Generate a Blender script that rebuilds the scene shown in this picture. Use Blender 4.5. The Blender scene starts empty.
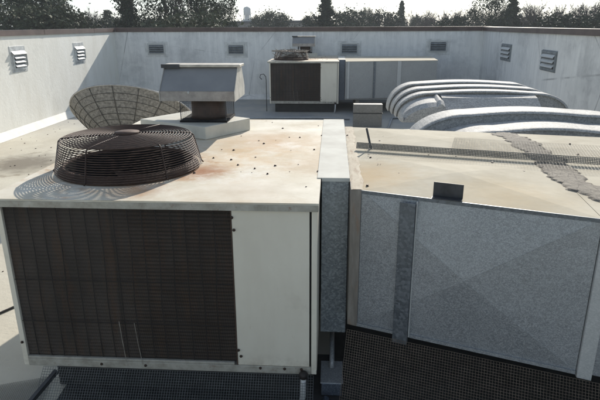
import bpy, bmesh, math, random
from mathutils import Vector, Matrix, noise as mn
random.seed(7)
R = math.radians
PI = math.pi
scene = bpy.context.scene
COL = scene.collection
CAMH = 2.45

# ------------------------------------------------------------------ mesh builder
class MB:
    def __init__(s): s.v = []; s.f = []
    def face(s, pts):
        b = len(s.v); s.v += [tuple(p) for p in pts]; s.f.append(tuple(range(b, b + len(pts))))
    def box(s, x0, x1, y0, y1, z0, z1):
        b = len(s.v)
        s.v += [(x0,y0,z0),(x1,y0,z0),(x1,y1,z0),(x0,y1,z0),(x0,y0,z1),(x1,y0,z1),(x1,y1,z1),(x0,y1,z1)]
        for f in ((0,3,2,1),(4,5,6,7),(0,1,5,4),(1,2,6,5),(2,3,7,6),(3,0,4,7)): s.f.append(tuple(b+i for i in f))
        return s
    def obox(s, a, b_, w, z0, z1, side=0.0):
        """box along the plan line a->b, width w centred (side shifts across)"""
        a = Vector((a[0], a[1], 0)); c = Vector((b_[0], b_[1], 0)); d = (c-a).normalized(); n = Vector((-d.y, d.x, 0))
        p = [a+n*(side-w/2), c+n*(side-w/2), c+n*(side+w/2), a+n*(side+w/2)]
        s.prism([(q.x, q.y) for q in p], z0, z1); return s
    def prism(s, poly, z0, z1):
        n = len(poly); b = len(s.v)
        s.v += [(x,y,z0) for x,y in poly] + [(x,y,z1) for x,y in poly]
        s.f.append(tuple(b+i for i in reversed(range(n)))); s.f.append(tuple(b+n+i for i in range(n)))
        for i in range(n):
            j = (i+1) % n; s.f.append((b+i, b+j, b+n+j, b+n+i))
        return s
    def prism_x(s, prof, x0, x1):
        """closed profile of (y, z) run along x"""
        n = len(prof); b = len(s.v)
        s.v += [(x0,y,z) for y,z in prof] + [(x1,y,z) for y,z in prof]
        s.f.append(tuple(b+i for i in range(n))); s.f.append(tuple(b+n+i for i in reversed(range(n))))
        for i in range(n):
            j = (i+1) % n; s.f.append((b+j, b+i, b+n+i, b+n+j))
        return s
    def tube(s, pts, r, n=6, closed=False, cap=True):
        P = [Vector(p) for p in pts]; m = len(P); base = len(s.v)
        rr = r if isinstance(r, (list, tuple)) else [r]*m
        up = None
        for i, p in enumerate(P):
            if closed: t = P[(i+1) % m] - P[i-1]
            elif i == 0: t = P[1]-P[0]
            elif i == m-1: t = P[-1]-P[-2]
            else: t = P[i+1]-P[i-1]
            if t.length < 1e-9: t = Vector((0,0,1))
            t.normalize()
            if up is None:
                up = Vector((0,0,1)) if abs(t.z) < .9 else Vector((1,0,0))
            a = t.cross(up)
            if a.length < 1e-6: a = t.cross(Vector((1,.3,.2)))
            a.normalize(); b = a.cross(t).normalized(); up = b
            for k in range(n):
                th = 2*PI*k/n + PI/n
                s.v.append(tuple(p + a*math.cos(th)*rr[i] + b*math.sin(th)*rr[i]))
        for i in range(m if closed else m-1):
            j = (i+1) % m
            for k in range(n):
                l = (k+1) % n
                s.f.append((base+i*n+k, base+i*n+l, base+j*n+l, base+j*n+k))
        if cap and not closed:
            s.f.append(tuple(base+k for k in range(n))); s.f.append(tuple(base+(m-1)*n+k for k in reversed(range(n))))
        return s
    def ring(s, c, r, w, seg=48, n=5):
        s.tube([(c[0]+r*math.cos(2*PI*i/seg), c[1]+r*math.sin(2*PI*i/seg), c[2]) for i in range(seg)], w, n, closed=True); return s
    def lathe(s, prof, c=(0,0), seg=32, capb=True, capt=True):
        b = len(s.v); n = len(prof)
        for i in range(seg):
            t = 2*PI*i/seg
            for r, z in prof: s.v.append((c[0]+r*math.cos(t), c[1]+r*math.sin(t), z))
        for i in range(seg):
            j = (i+1) % seg
            for k in range(n-1): s.f.append((b+i*n+k, b+j*n+k, b+j*n+k+1, b+i*n+k+1))
        if capb: s.f.append(tuple(b+i*n for i in reversed(range(seg))))
        if capt: s.f.append(tuple(b+i*n+n-1 for i in range(seg)))
        return s
    def xf(s, M, start=0):
        for i in range(start, len(s.v)): s.v[i] = tuple(M @ Vector(s.v[i]))
        return s
    def build(s, name, mat, parent=None, smooth=False, bevel=0, recalc=True, mats=None):
        me = bpy.data.meshes.new(name); me.from_pydata(s.v, [], s.f); me.update()
        if recalc:
            bm = bmesh.new(); bm.from_mesh(me); bmesh.ops.recalc_face_normals(bm, faces=bm.faces); bm.to_mesh(me); bm.free()
        if smooth:
            for p in me.polygons: p.use_smooth = True
        me.materials.append(mat)
        o = bpy.data.objects.new(name, me); COL.objects.link(o)
        if parent: o.parent = parent
        if bevel:
            m = o.modifiers.new('bevel', 'BEVEL'); m.width = bevel; m.segments = 2; m.limit_method = 'ANGLE'; m.angle_limit = R(40)
        return o

def tag(o, label=None, cat=None, group=None, kind=None):
    if label: o['label'] = label
    if cat: o['category'] = cat
    if group: o['group'] = group
    if kind: o['kind'] = kind
    return o
def thing(name, label, cat, loc=(0,0,0), group=None):
    o = bpy.data.objects.new(name, None); COL.objects.link(o); o.location = loc
    o.empty_display_size = .1
    return tag(o, label, cat, group)
def kids(o): return [c for c in bpy.data.objects if c.parent == o]
def copy_tree(o, parent=None):
    ch = kids(o); c = o.copy(); COL.objects.link(c)
    if parent: c.parent = parent
    for k in ch: copy_tree(k, c)
    return c
def offset(mb, loc):
    mb.v = [(x-loc[0], y-loc[1], z-loc[2]) for x, y, z in mb.v]; return mb

# ------------------------------------------------------------------ materials
class NT:
    def __init__(s, name):
        s.m = bpy.data.materials.new(name); s.m.use_nodes = True; s.t = s.m.node_tree; s.n = s.t.nodes; s.l = s.t.links
        s.b = s.n['Principled BSDF']; tc = s.n.new('ShaderNodeTexCoord'); s.obj = tc.outputs['Object']
    def vec(s, scale=(1,1,1), rot=(0,0,0), loc=(0,0,0)):
        m = s.n.new('ShaderNodeMapping'); s.l.new(s.obj, m.inputs[0]); m.inputs['Scale'].default_value = scale
        m.inputs['Rotation'].default_value = rot; m.inputs['Location'].default_value = loc; return m.outputs[0]
    def noise(s, scale, detail=4, rough=.6, v=None, dist=0):
        n = s.n.new('ShaderNodeTexNoise'); n.inputs['Scale'].default_value = scale; n.inputs['Detail'].default_value = detail
        n.inputs['Roughness'].default_value = rough; n.inputs['Distortion'].default_value = dist
        s.l.new(v or s.obj, n.inputs['Vector']); return n.outputs['Fac']
    def voro(s, scale, v=None, out='Color', feat='F1'):
        n = s.n.new('ShaderNodeTexVoronoi'); n.inputs['Scale'].default_value = scale; n.feature = feat
        s.l.new(v or s.obj, n.inputs['Vector']); return n.outputs[out]
    def bw(s, c):
        n = s.n.new('ShaderNodeSeparateColor'); s.l.new(c, n.inputs[0]); return n.outputs[0]
    def map(s, f, a, b, c=0., d=1.):
        n = s.n.new('ShaderNodeMapRange'); s.l.new(f, n.inputs[0])
        for i, x in zip((1,2,3,4), (a,b,c,d)): n.inputs[i].default_value = x
        return n.outputs[0]
    def math(s, op, a, b=None):
        n = s.n.new('ShaderNodeMath'); n.operation = op
        for i, x in enumerate((a, b)):
            if x is None: continue
            if isinstance(x, (int, float)): n.inputs[i].default_value = x
            else: s.l.new(x, n.inputs[i])
        return n.outputs[0]
    def mul(s, a, b): return s.math('MULTIPLY', a, b)
    def mix(s, a, b, f):
        n = s.n.new('ShaderNodeMix'); n.data_type = 'RGBA'
        for i, x in ((6, a), (7, b)):
            if isinstance(x, tuple): n.inputs[i].default_value = (*x[:3], 1)
            else: s.l.new(x, n.inputs[i])
        if isinstance(f, (int, float)): n.inputs[0].default_value = f
        else: s.l.new(f, n.inputs[0])
        return n.outputs[2]
    def xyz(s):
        n = s.n.new('ShaderNodeSeparateXYZ'); s.l.new(s.obj, n.inputs[0]); return n.outputs
    def spot(s, c, r, soft=.5):
        """1 inside a blob round point c (object space), ragged by noise"""
        n = s.n.new('ShaderNodeVectorMath'); n.operation = 'DISTANCE'; s.l.new(s.obj, n.inputs[0]); n.inputs[1].default_value = c
        d = s.math('ADD', n.outputs['Value'], s.mul(s.math('SUBTRACT', s.noise(9/max(r,.1)*.35, 5), .5), r*1.3))
        return s.map(d, r*(1-soft), r*(1+soft), 1, 0)
    def bump(s, h, strength=.3, dist=.01):
        n = s.n.new('ShaderNodeBump'); s.l.new(h, n.inputs['Height']); n.inputs['Strength'].default_value = strength
        n.inputs['Distance'].default_value = dist; s.l.new(n.outputs[0], s.b.inputs['Normal'])
    def out(s, col=None, rough=.6, metal=0, spec=None):
        for k, x in (('Base Color', col), ('Roughness', rough), ('Metallic', metal), ('Specular IOR Level', spec)):
            if x is None: continue
            if isinstance(x, tuple): s.b.inputs[k].default_value = (*x[:3], 1)
            elif isinstance(x, (int, float)): s.b.inputs[k].default_value = x
            else: s.l.new(x, s.b.inputs[k])
        return s.m

M = {}
def plain(name, col, rough=.6, metal=0, var=.25, scale=6, spec=None):
    t = NT(name); f = t.map(t.noise(scale, 6), .3, .7, 0, 1)
    c = t.mix(tuple(x*(1-var) for x in col), tuple(min(1, x*(1+var)) for x in col), f)
    t.bump(t.noise(scale*8, 4), .15, .004)
    M[name] = t.out(c, rough, metal, spec); return M[name]

# enamel cabinet top: cream paint, chalky, rust blooms by the fan, dark pits
t = NT('cabinet_top_paint')
c = t.mix((.60,.55,.44), (.74,.70,.60), t.map(t.noise(3.2, 7), .35, .65))
c = t.mix(c, (.46,.38,.26), t.map(t.noise(1.3, 8, .7), .55, .78, 0, .7))
c = t.mix(c, (.62,.45,.27), t.mul(t.mul(t.spot((-.72,4.3,1.45), .55, .8), t.map(t.noise(5,8,.75),.38,.62)), .9))
c = t.mix(c, (.50,.30,.15), t.mul(t.spot((-.55,4.75,1.45), .3, .9), .55))
c = t.mix(c, (.45,.27,.14), t.mul(t.mul(t.spot((-1.485,3.77,1.45), .66, .16), t.map(t.noise(6,8,.75),.45,.6)), .7))
c = t.mix(c, (.32,.13,.05), t.mul(t.spot((-.93,3.66,1.45), .15, .8), .9))
c = t.mix(c, (.80,.78,.72), t.map(t.noise(2.1, 8, .75), .57, .70, 0, .7))
c = t.mix(c, (.33,.16,.07), t.mul(t.spot((-1.25,3.2,1.45), .14, .7), .6))
c = t.mix(c, (.42,.30,.19), t.mul(t.spot((-.55,3.2,1.45), .2, .9), .35))
c = t.mix(c, (.45,.34,.22), t.mul(t.spot((-.12,3.9,1.45), .2, .9), .6))
c = t.mix(c, (.50,.40,.27), t.mul(t.map(t.noise(1.1, 9, .75, t.vec((1,1,1),(0,0,.5),(5,2,0))), .48, .62), .55))
c = t.mix(c, (.40,.30,.22), t.mul(t.map(t.noise(26, 4, .7), .66, .76), .5))
c = t.mix(c, (.10,.07,.05), t.map(t.noise(60, 2, .5), .78, .82, 0, .8))
t.bump(t.noise(7, 4), .12, .02)
M['cabinet_top'] = t.out(c, t.map(t.noise(5, 4), .3, .7, .6, .85), 0, .25)
t = NT('cabinet_side_paint')
st = t.noise(2.5, 5, .6, t.vec((1.5, 1.5, .6)))
c = t.mix((.68,.63,.52), (.76,.715,.60), t.map(st, .35, .65))
c = t.mix(c, (.40,.36,.28), t.map(t.noise(2.3, 8, .7), .6, .85, 0, .55))
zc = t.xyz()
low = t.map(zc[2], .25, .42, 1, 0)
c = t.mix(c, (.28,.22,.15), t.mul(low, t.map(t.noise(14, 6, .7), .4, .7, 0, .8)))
c = t.mix(c, (.35,.20,.10), t.map(t.noise(24, 5, .7, t.vec((1,1,.18))), .64, .78, 0, .6))
M['cabinet_side'] = t.out(c, .5)
t = NT('dirty_frame_metal')
c = t.mix((.30,.28,.23), (.48,.46,.40), t.map(t.noise(9, 7, .7), .35, .65))
c = t.mix(c, (.20,.10,.05), t.map(t.noise(22, 6, .75), .58, .72, 0, .8))
M['dirty_frame'] = t.out(c, .6, .1)
# galvanised steel: spangled
def galv(name, a, b, rough=(.32,.55), metal=.8, dirt=(.16,.14,.11), dirtamt=.5, sp=150):
    t = NT(name)
    v = t.bw(t.voro(sp)); v2 = t.bw(t.voro(sp*.4))
    f = t.math('ADD', t.mul(t.math('POWER', v, 1.6), .8), t.mul(v2, .2))
    c = t.mix(a, b, f)
    c = t.mix(c, tuple(min(1, x*1.25) for x in b), t.map(t.noise(2.2, 6, .6), .5, .8, 0, .25))
    c = t.mix(c, dirt, t.map(t.noise(3.1, 8, .75, t.vec((1.6,1.6,.7))), .56, .85, 0, dirtamt))
    r = t.map(f, 0, 1, rough[0], rough[1])
    t.bump(t.math('ADD', t.noise(2.5, 3), t.mul(f, .04)), .35, .02)
    M[name] = t.out(c, r, metal); return M[name]
galv('galv', (.25,.265,.275), (.47,.485,.495), (.42,.60), .45, dirtamt=.28, sp=185)
galv('galv_blue', (.22,.25,.27), (.52,.56,.58), (.4,.6), .45, dirtamt=.3, sp=85)
galv('galv_dark', (.10,.125,.165), (.22,.26,.32), (.35,.55), .7)
galv('galv_bright', (.40,.41,.41), (.62,.62,.60), (.42,.6), .5, dirt=(.30,.26,.2))
galv('galv_dull', (.19,.185,.17), (.29,.285,.265), (.5,.7), .4, dirt=(.22,.13,.07), sp=60)
galv('galv_strip', (.11,.125,.14), (.22,.24,.26), (.4,.6), .6, sp=60)
galv('galv_mid', (.30,.305,.30), (.44,.445,.43), (.5,.7), .3, dirt=(.2,.18,.15))
galv('galv_white', (.44,.45,.44), (.58,.58,.56), (.5,.7), .25, dirt=(.25,.23,.2))
# duct top: galvanised sheet under cream coating
t = NT('coated_duct_top')
c = t.mix((.48,.435,.34), (.60,.555,.45), t.map(t.noise(2.4, 8, .65), .35, .65))
c = t.mix(c, (.42,.37,.29), t.map(t.noise(1.2, 7, .7, t.vec((1,1,1), (0,0,.4))), .52, .75, 0, .6))
c = t.mix(c, (.50,.36,.20), t.mul(t.spot((.22,3.6,1.45), .28, .7), .6))
c = t.mix(c, (.55,.42,.24), t.mul(t.spot((1.05,3.15,1.45), .25, .9), .45))
c = t.mix(c, (.25,.21,.17), t.map(t.noise(34, 5, .75), .66, .76, 0, .45))
t.bump(t.noise(3, 3), .25, .03)
M['duct_top'] = t.out(c, .9, 0, .12)
t = NT('coated_connector')
c = t.mix((.58,.56,.50), (.70,.69,.62), t.map(t.noise(4, 7), .35, .65))
c = t.mix(c, (.42,.36,.27), t.map(t.noise(2.2, 8, .75), .57, .8, 0, .7))
M['connector_top'] = t.out(c, .85, 0, .15)
t = NT('sealed_flange_tape')
c = t.mix((.20,.175,.15), (.32,.29,.25), t.map(t.noise(6, 7, .7, t.vec((3,3,.6))), .35, .65))
c = t.mix(c, (.30,.16,.08), t.map(t.noise(9, 6, .7, t.vec((2,2,.5))), .56, .75, 0, .7))
M['flange'] = t.out(c, .7, .1)
t = NT('joint_sealant')
c = t.mix((.42,.36,.27), (.56,.50,.39), t.map(t.noise(6, 7, .7, t.vec((2,1,1))), .35, .65))
c = t.mix(c, (.24,.14,.08), t.map(t.noise(7, 6, .7, t.vec((4,.8,1))), .52, .72, 0, .75))
M['sealant'] = t.out(c, .85)
t = NT('duct_mastic')
c = t.mix((.15,.13,.105), (.28,.25,.20), t.map(t.noise(16, 7, .7), .35, .65))
c = t.mix(c, (.05,.04,.035), t.map(t.voro(9, t.vec((2.4,.9,1), (0,0,.1)), 'Distance', 'DISTANCE_TO_EDGE'), 0, .05, .7, 0))
t.bump(t.noise(60, 6, .7), .6, .008)
M['mastic'] = t.out(c, .85)
# painted parapet wall: white coat with grey vertical runs and grime
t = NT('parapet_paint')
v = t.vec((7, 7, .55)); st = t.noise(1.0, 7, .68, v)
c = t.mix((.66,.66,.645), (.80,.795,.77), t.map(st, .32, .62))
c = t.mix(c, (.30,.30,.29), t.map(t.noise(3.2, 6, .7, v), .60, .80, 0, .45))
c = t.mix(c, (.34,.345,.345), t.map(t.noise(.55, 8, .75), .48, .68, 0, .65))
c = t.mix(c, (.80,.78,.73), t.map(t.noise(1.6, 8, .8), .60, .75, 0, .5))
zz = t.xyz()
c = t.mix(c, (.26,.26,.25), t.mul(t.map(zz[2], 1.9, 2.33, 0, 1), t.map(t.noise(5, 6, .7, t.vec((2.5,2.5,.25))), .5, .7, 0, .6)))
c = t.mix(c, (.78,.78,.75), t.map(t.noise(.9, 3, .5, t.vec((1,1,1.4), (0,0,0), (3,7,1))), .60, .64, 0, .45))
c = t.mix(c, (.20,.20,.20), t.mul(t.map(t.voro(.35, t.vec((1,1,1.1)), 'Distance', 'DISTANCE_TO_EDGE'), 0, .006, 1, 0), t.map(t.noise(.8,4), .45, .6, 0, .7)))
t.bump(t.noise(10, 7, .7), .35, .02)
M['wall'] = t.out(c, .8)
t = NT('parapet_paint_sunlit')  # lighter copy of the wall paint, sunlight put into the colour
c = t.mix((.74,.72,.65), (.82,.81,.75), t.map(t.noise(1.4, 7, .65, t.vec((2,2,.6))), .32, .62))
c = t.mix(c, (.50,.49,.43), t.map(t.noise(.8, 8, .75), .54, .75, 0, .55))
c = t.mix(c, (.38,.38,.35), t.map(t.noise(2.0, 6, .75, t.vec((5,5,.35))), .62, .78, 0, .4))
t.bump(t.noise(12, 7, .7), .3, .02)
M['wall_sunlit'] = t.out(c, .8)
t = NT('brown_coping')
c = t.mix((.075,.05,.042), (.13,.09,.078), t.map(t.noise(2, 6), .35, .65))
c = t.mix(c, (.3,.28,.26), t.map(t.noise(9, 6, .75), .64, .8, 0, .4))
M['coping'] = t.out(c, .5, .15)
# coated roof: tan-white coating, ponding rings, dirt, shade painted in at the back
t = NT('roof_coating')
c = t.mix((.50,.46,.37), (.62,.59,.49), t.map(t.noise(.8, 8, .6), .35, .65))
c = t.mix(c, (.38,.34,.26), t.map(t.noise(.35, 8, .7), .48, .72, 0, .6))
c = t.mix(c, (.16,.135,.10), t.mul(t.spot((-5.75,9.4,0), .65, .5), .85))
c = t.mix(c, (.26,.22,.16), t.mul(t.math('SUBTRACT', t.spot((-5.3,9.5,0), 1.0, .08), t.spot((-5.3,9.5,0), .93, .08)), .7))
c = t.mix(c, (.28,.27,.25), t.map(t.noise(7, 6, .8), .62, .8, 0, .5))
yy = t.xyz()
c = t.mix(c, (.30,.31,.32), t.mul(t.map(yy[1], 11.5, 14.5, 0, 1), t.map(t.noise(.9, 8, .7), .3, .6, .25, .9)))  # greyer towards the back: the parapet's shade put into the colour
t.bump(t.noise(14, 6, .7), .3, .02)
M['roof'] = t.out(c, .75)
# coil: dark, dusty fins
t = NT('condenser_coil')
w = t.noise(1.4, 5); fin = t.n.new('ShaderNodeTexWave'); fin.inputs['Scale'].default_value = 55; fin.bands_direction = 'X'
t.l.new(t.obj, fin.inputs['Vector'])
row = t.n.new('ShaderNodeTexWave'); row.inputs['Scale'].default_value = 12.5; row.bands_direction = 'Z'; row.inputs['Distortion'].default_value = .6
t.l.new(t.obj, row.inputs['Vector'])
c = t.mix((.062,.051,.043), (.140,.116,.098), t.map(w, .3, .7))
xx = t.xyz()
c = t.mix(c, (.070,.045,.030), t.mul(t.map(xx[0], -1.36, -1.20, 0, 1), t.map(t.noise(8, 6, .7, t.vec((.5,1,2.2))), .35, .7, .1, 1)))
c = t.mix(c, (.03,.025,.022), t.mul(t.map(xx[0], -1.37, -1.352, 0, 1), t.mul(t.map(xx[0], -1.35, -1.335, 1, 0), .7)))
c = t.mix(c, (.14,.08,.045), t.map(t.noise(4, 7, .75, t.vec((2.6,1,.4))), .50, .70, 0, .8))
c = t.mix(c, (.17,.16,.145), t.map(t.noise(7, 8, .85, t.vec((1.6,1,.5))), .60, .78, 0, .55))
c = t.mix(c, (.025,.021,.018), t.mul(row.outputs['Fac'], t.map(xx[0], -1.40, -1.15, .35, .75)))
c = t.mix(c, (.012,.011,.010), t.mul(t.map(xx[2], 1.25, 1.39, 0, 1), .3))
c = t.mix(c, (.14,.13,.115), t.map(t.noise(55, 4, .7), .72, .80, 0, .5))
t.bump(t.math('ADD', fin.outputs['Fac'], row.outputs['Fac']), .8, .006)
M['coil'] = t.out(c, .75, .2)
plain('black_void', (.006,.006,.006), .95, 0, .2)
plain('rusty_wire', (.048,.027,.019), .6, .3, .45, 30)
plain('rust_ring', (.085,.05,.035), .75, .1, .45, 14)
plain('pipe_brown', (.075,.048,.035), .6, .2, .4, 9)
plain('guard_wire', (.028,.024,.022), .6, .3, .3, 20)
plain('light_wire', (.38,.35,.30), .5, .3, .3, 20)
plain('mesh_wire', (.17,.18,.18), .45, .6, .3, 20)
plain('mesh_wire_rust', (.20,.165,.13), .6, .4, .35, 20)
plain('screw', (.05,.03,.022), .6, .4, .4, 60)
plain('hood_cap', (.48,.44,.37), .55, .1, .3, 10)
plain('curb_paint', (.52,.50,.44), .6, 0, .15, 5)
plain('curb_white', (.60,.58,.50), .65, 0, .15, 5)
plain('hood_rim', (.34,.31,.28), .6, .2, .3, 12)
plain('hood_end', (.50,.48,.43), .55, .2, .25, 9)
plain('dish_panel', (.25,.235,.21), .75, .1, .5, 26)
plain('dish_rib', (.09,.082,.072), .6, .2, .3, 20)
plain('dish_rim', (.42,.41,.39), .4, .4, .2, 20)
plain('dark_metal', (.06,.062,.066), .5, .5, .3, 14)
plain('rubber', (.02,.02,.021), .7, 0, .3, 14)
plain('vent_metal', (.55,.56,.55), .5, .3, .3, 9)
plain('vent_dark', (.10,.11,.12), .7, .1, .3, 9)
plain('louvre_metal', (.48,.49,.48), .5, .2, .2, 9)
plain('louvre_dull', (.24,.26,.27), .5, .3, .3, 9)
plain('wall_patch', (.62,.62,.60), .8, 0, .25, 5)
plain('under_black', (.030,.031,.030), .85, 0, .3, 8)  # near-black that keeps the space below unit and duct dark
plain('nest_twigs', (.34,.30,.25), .9, 0, .5, 24)
plain('concrete_block', (.22,.21,.19), .9, 0, .3, 14)
# hood sloping face: blue-grey smooth metal reflecting the sky
t = NT('hood_metal')
c = t.mix((.25,.25,.25), (.34,.335,.325), t.map(t.noise(3, 6), .3, .7))
M['hood_metal'] = t.out(c, .5, .3)
# rough galvanised of the curved ducts
t = NT('curved_duct_metal')
v = t.bw(t.voro(70))
c = t.mix((.34,.34,.33), (.54,.535,.515), v)
c = t.mix(c, (.14,.135,.125), t.map(t.noise(2.5, 7, .7), .52, .75, 0, .6))
c = t.mix(c, (.22,.21,.2), t.map(t.noise(45, 5, .8), .58, .75, 0, .5))
t.bump(t.noise(30, 5), .5, .01)
M['curved'] = t.out(c, .75, .25, .2)
# vegetation
def leafmat(name, a, b):
    t = NT(name); c = t.mix(a, b, t.map(t.noise(.9, 3), .35, .65))
    c = t.mix(c, tuple(min(1, x*1.7) for x in b), t.map(t.noise(6, 2), .6, .75, 0, .6))
    M[name] = t.out(c, .7, 0, .2)
    return M[name]
leafmat('leaf_dark', (.016,.027,.014), (.040,.058,.028))
leafmat('leaf_olive', (.055,.066,.038), (.10,.11,.066))
leafmat('leaf_mid', (.038,.050,.030), (.075,.090,.052))
plain('bark', (.09,.075,.062), .9, 0, .3, 4)
plain('twig', (.12,.10,.088), .9, 0, .3, 4)
plain('ground', (.10,.105,.06), .95, 0, .4, .1)
plain('far_wall', (.22,.20,.18), .8, 0, .15, .3)
plain('far_roof', (.06,.06,.062), .7, 0, .2, .3)
plain('far_roof_light', (.62,.62,.60), .6, 0, .1, .3)
plain('tower_paint', (.20,.25,.28), .5, 0, .08, .2)
plain('building_wall', (.35,.33,.30), .8, 0, .2, .5)

# ------------------------------------------------------------------ setting
g = MB(); n = 60; S = 1500
for i in range(n):
    for j in range(n):
        x0 = -S+2*S*i/n; x1 = -S+2*S*(i+1)/n; y0 = -S+2*S*j/n; y1 = -S+2*S*(j+1)/n
        g.face([(x0,y0,-5),(x1,y0,-5),(x1,y1,-5),(x0,y1,-5)])
tag(g.build('ground', M['ground']), kind='structure')

WL, WR, WB, WZ = -7.4, 4.84, 18.6, 2.33
rf = MB(); rf.box(WL-.02, WR+.02, -7, WB+.02, -.35, 0)
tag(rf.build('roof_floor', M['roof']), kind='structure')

def louvre_vent(parent, c, axis, w, h, mats, lean=0, nsl=4, hooded=True, pad=(.09,.07,.06)):
    """wall vent: frame, louvre slats, hood. built in a local frame: local x along wall, local y out of the wall"""
    def T(mb):
        ax = Vector(axis[0]); out = Vector(axis[1])
        mb.v = [tuple(Vector(c) + ax*x + out*y + Vector((0,0,z))) for x, y, z in mb.v]; return mb
    f = MB(); fw = .05
    f.box(-w/2, w/2, 0, .03, h/2-fw, h/2); f.box(-w/2, w/2, 0, .03, -h/2, -h/2+fw)
    f.box(-w/2, -w/2+fw, 0, .03, -h/2+fw, h/2-fw); f.box(w/2-fw, w/2, 0, .03, -h/2+fw, h/2-fw)
    v = T(f).build('vent', mats[0], parent)
    fl = MB(); fl.box(-w/2-pad[0], w/2+pad[0], -.02, .008, -h/2-pad[1], h/2+pad[2]); T(fl).build('flashing', mats[3], v, bevel=.003)
    b = MB(); b.box(-w/2+.01, w/2-.01, .0085, .012, -h/2+.01, h/2-.01); T(b).build('vent_backing', mats[1], v)
    for k in range(nsl):
        z = -h/2+fw + (h-2*fw)*(k+.5)/nsl
        s = MB(); d = (h-2*fw)/nsl
        s.prism_x([(.006, z+d*.34), (.012, z+d*.40), (.065, z-d*.16), (.065, z-d*.34), (.059, z-d*.34), (.059, z-d*.18)], -w/2+fw, w/2-fw)
        T(s).build('louvre', mats[2], v)
    if hooded:
        s = MB(); s.prism_x([(.009, h/2+.04), (.015, h/2+.045), (.075, h/2-.02), (.07, h/2-.03), (.009,h/2+.03)], -w/2-.01, w/2+.01)
        s.prism_x([(.009, h/2+.03), (.07, h/2-.03), (.07, -h/2+.1), (.009, -h/2)], w/2, w/2+.01)
        T(s).build('vent_hood', mats[0], v)
    return v

# left wall (sunlit)
wl = thing('parapet_wall', 'sunlit cream painted parapet wall with two louvred vents on the left side', 'wall', (WL, 8, 0))
def wpart(mb, name, mat, par, **k): return offset(mb, par.location).build(name, mat, par, **k)
wpart(MB().box(WL-.25, WL, -7, WB+.25, -5, WZ), 'wall_body', M['wall_sunlit'], wl)
wpart(MB().prism([(WL+.001,-7),(WL+.16,-7),(WL+.16,WB-.16),(WL+.001,WB-.001)], 0, .02).prism_x([(-7,.02),(WB-.1,.02),(WB-.1,.021),(-7,.021)], WL, WL+.1), 'base_strip', M['wall_sunlit'], wl)
cm = MB()
b = len(cm.v); cm.v += [(WL+.002,-7,.16),(WL+.18,-7,.004),(WL+.18,WB-.18,.004),(WL+.002,WB-.002,.16),(WL+.002,-7,0),(WL+.002,WB,0)]
cm.f += [(b,b+1,b+2,b+3)]
wpart(cm, 'cant_strip', M['wall_sunlit'], wl)
wpart(MB().box(WL-.29, WL+.04, -7, WB-.052, WZ, WZ+.012).box(WL+.025, WL+.04, -7, WB-.052, WZ-.11, WZ-.001).box(WL-.29, WL-.275, -7, WB+.25, WZ-.11, WZ-.001), 'coping', M['coping'], wl)
for yv in (2,5,8,11,14,17): wpart(MB().box(WL-.292, WL+.044, yv-.07, yv+.07, WZ+.0125, WZ+.016).box(WL+.0405, WL+.044, yv-.07, yv+.07, WZ-.112, WZ+.0124), 'coping_joint', M['coping'], wl)
for (yv, zv) in ((12.63, 1.64), (15.8, 1.62)):
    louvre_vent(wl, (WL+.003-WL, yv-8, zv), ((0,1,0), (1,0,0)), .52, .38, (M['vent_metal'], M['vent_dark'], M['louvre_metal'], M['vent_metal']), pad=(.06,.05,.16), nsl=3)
# back wall (in shade)
wb = thing('parapet_wall', 'shaded bluish streaked parapet wall across the back of the roof with four vents', 'wall', (0, WB, 0))
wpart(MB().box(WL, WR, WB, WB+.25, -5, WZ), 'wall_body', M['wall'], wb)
cm = MB(); cm.v += [(WL+.002,WB-.002,.16),(WL+.18,WB-.18,.004),(WR-.18,WB-.18,.004),(WR-.002,WB-.002,.16)]; cm.f += [(0,1,2,3)]
wpart(cm, 'cant_strip', M['wall'], wb)
wpart(MB().box(WL-.29, WR+.29, WB-.04, WB+.29, WZ+.013, WZ+.026).box(WL+.05, WR-.05, WB-.04, WB-.025, WZ-.11, WZ+.012), 'coping', M['coping'], wb)
for xv in (-5.6,-2.6,.4,3.4): wpart(MB().box(xv-.08, xv+.08, WB-.0445, WB+.29, WZ+.0265, WZ+.030).box(xv-.08, xv+.08, WB-.0445, WB-.0405, WZ-.112, WZ+.0264), 'coping_joint', M['coping'], wb)
for (xv, zv) in ((-6.0,1.66), (-3.28,1.64), (.52,1.66), (3.42,1.73)):
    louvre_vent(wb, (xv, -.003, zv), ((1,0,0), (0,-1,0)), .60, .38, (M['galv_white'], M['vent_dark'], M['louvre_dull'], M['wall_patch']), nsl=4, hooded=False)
# right wall
wr = thing('parapet_wall', 'shaded grey parapet wall with two vents on the right side', 'wall', (WR, 8, 0))
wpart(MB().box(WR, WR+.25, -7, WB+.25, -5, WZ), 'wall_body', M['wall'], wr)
cm = MB(); cm.v += [(WR-.002,-7,.16),(WR-.18,-7,.004),(WR-.18,WB-.18,.004),(WR-.002,WB-.002,.16)]; cm.f += [(0,3,2,1)]
wpart(cm, 'cant_strip', M['wall'], wr)
wpart(MB().box(WR-.04, WR+.29, -7, WB-.052, WZ, WZ+.012).box(WR-.04, WR-.025, -7, WB-.052, WZ-.11, WZ-.001), 'coping', M['coping'], wr)
for (yv, zv) in ((15.96,1.67), (12.8,1.64)):
    louvre_vent(wr, (-.003, yv-8, zv), ((0,1,0), (-1,0,0)), .85, .42, (M['louvre_dull'], M['vent_dark'], M['galv_white'], M['louvre_dull']), hooded=False, nsl=3, pad=(.02,.02,.02))

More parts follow.
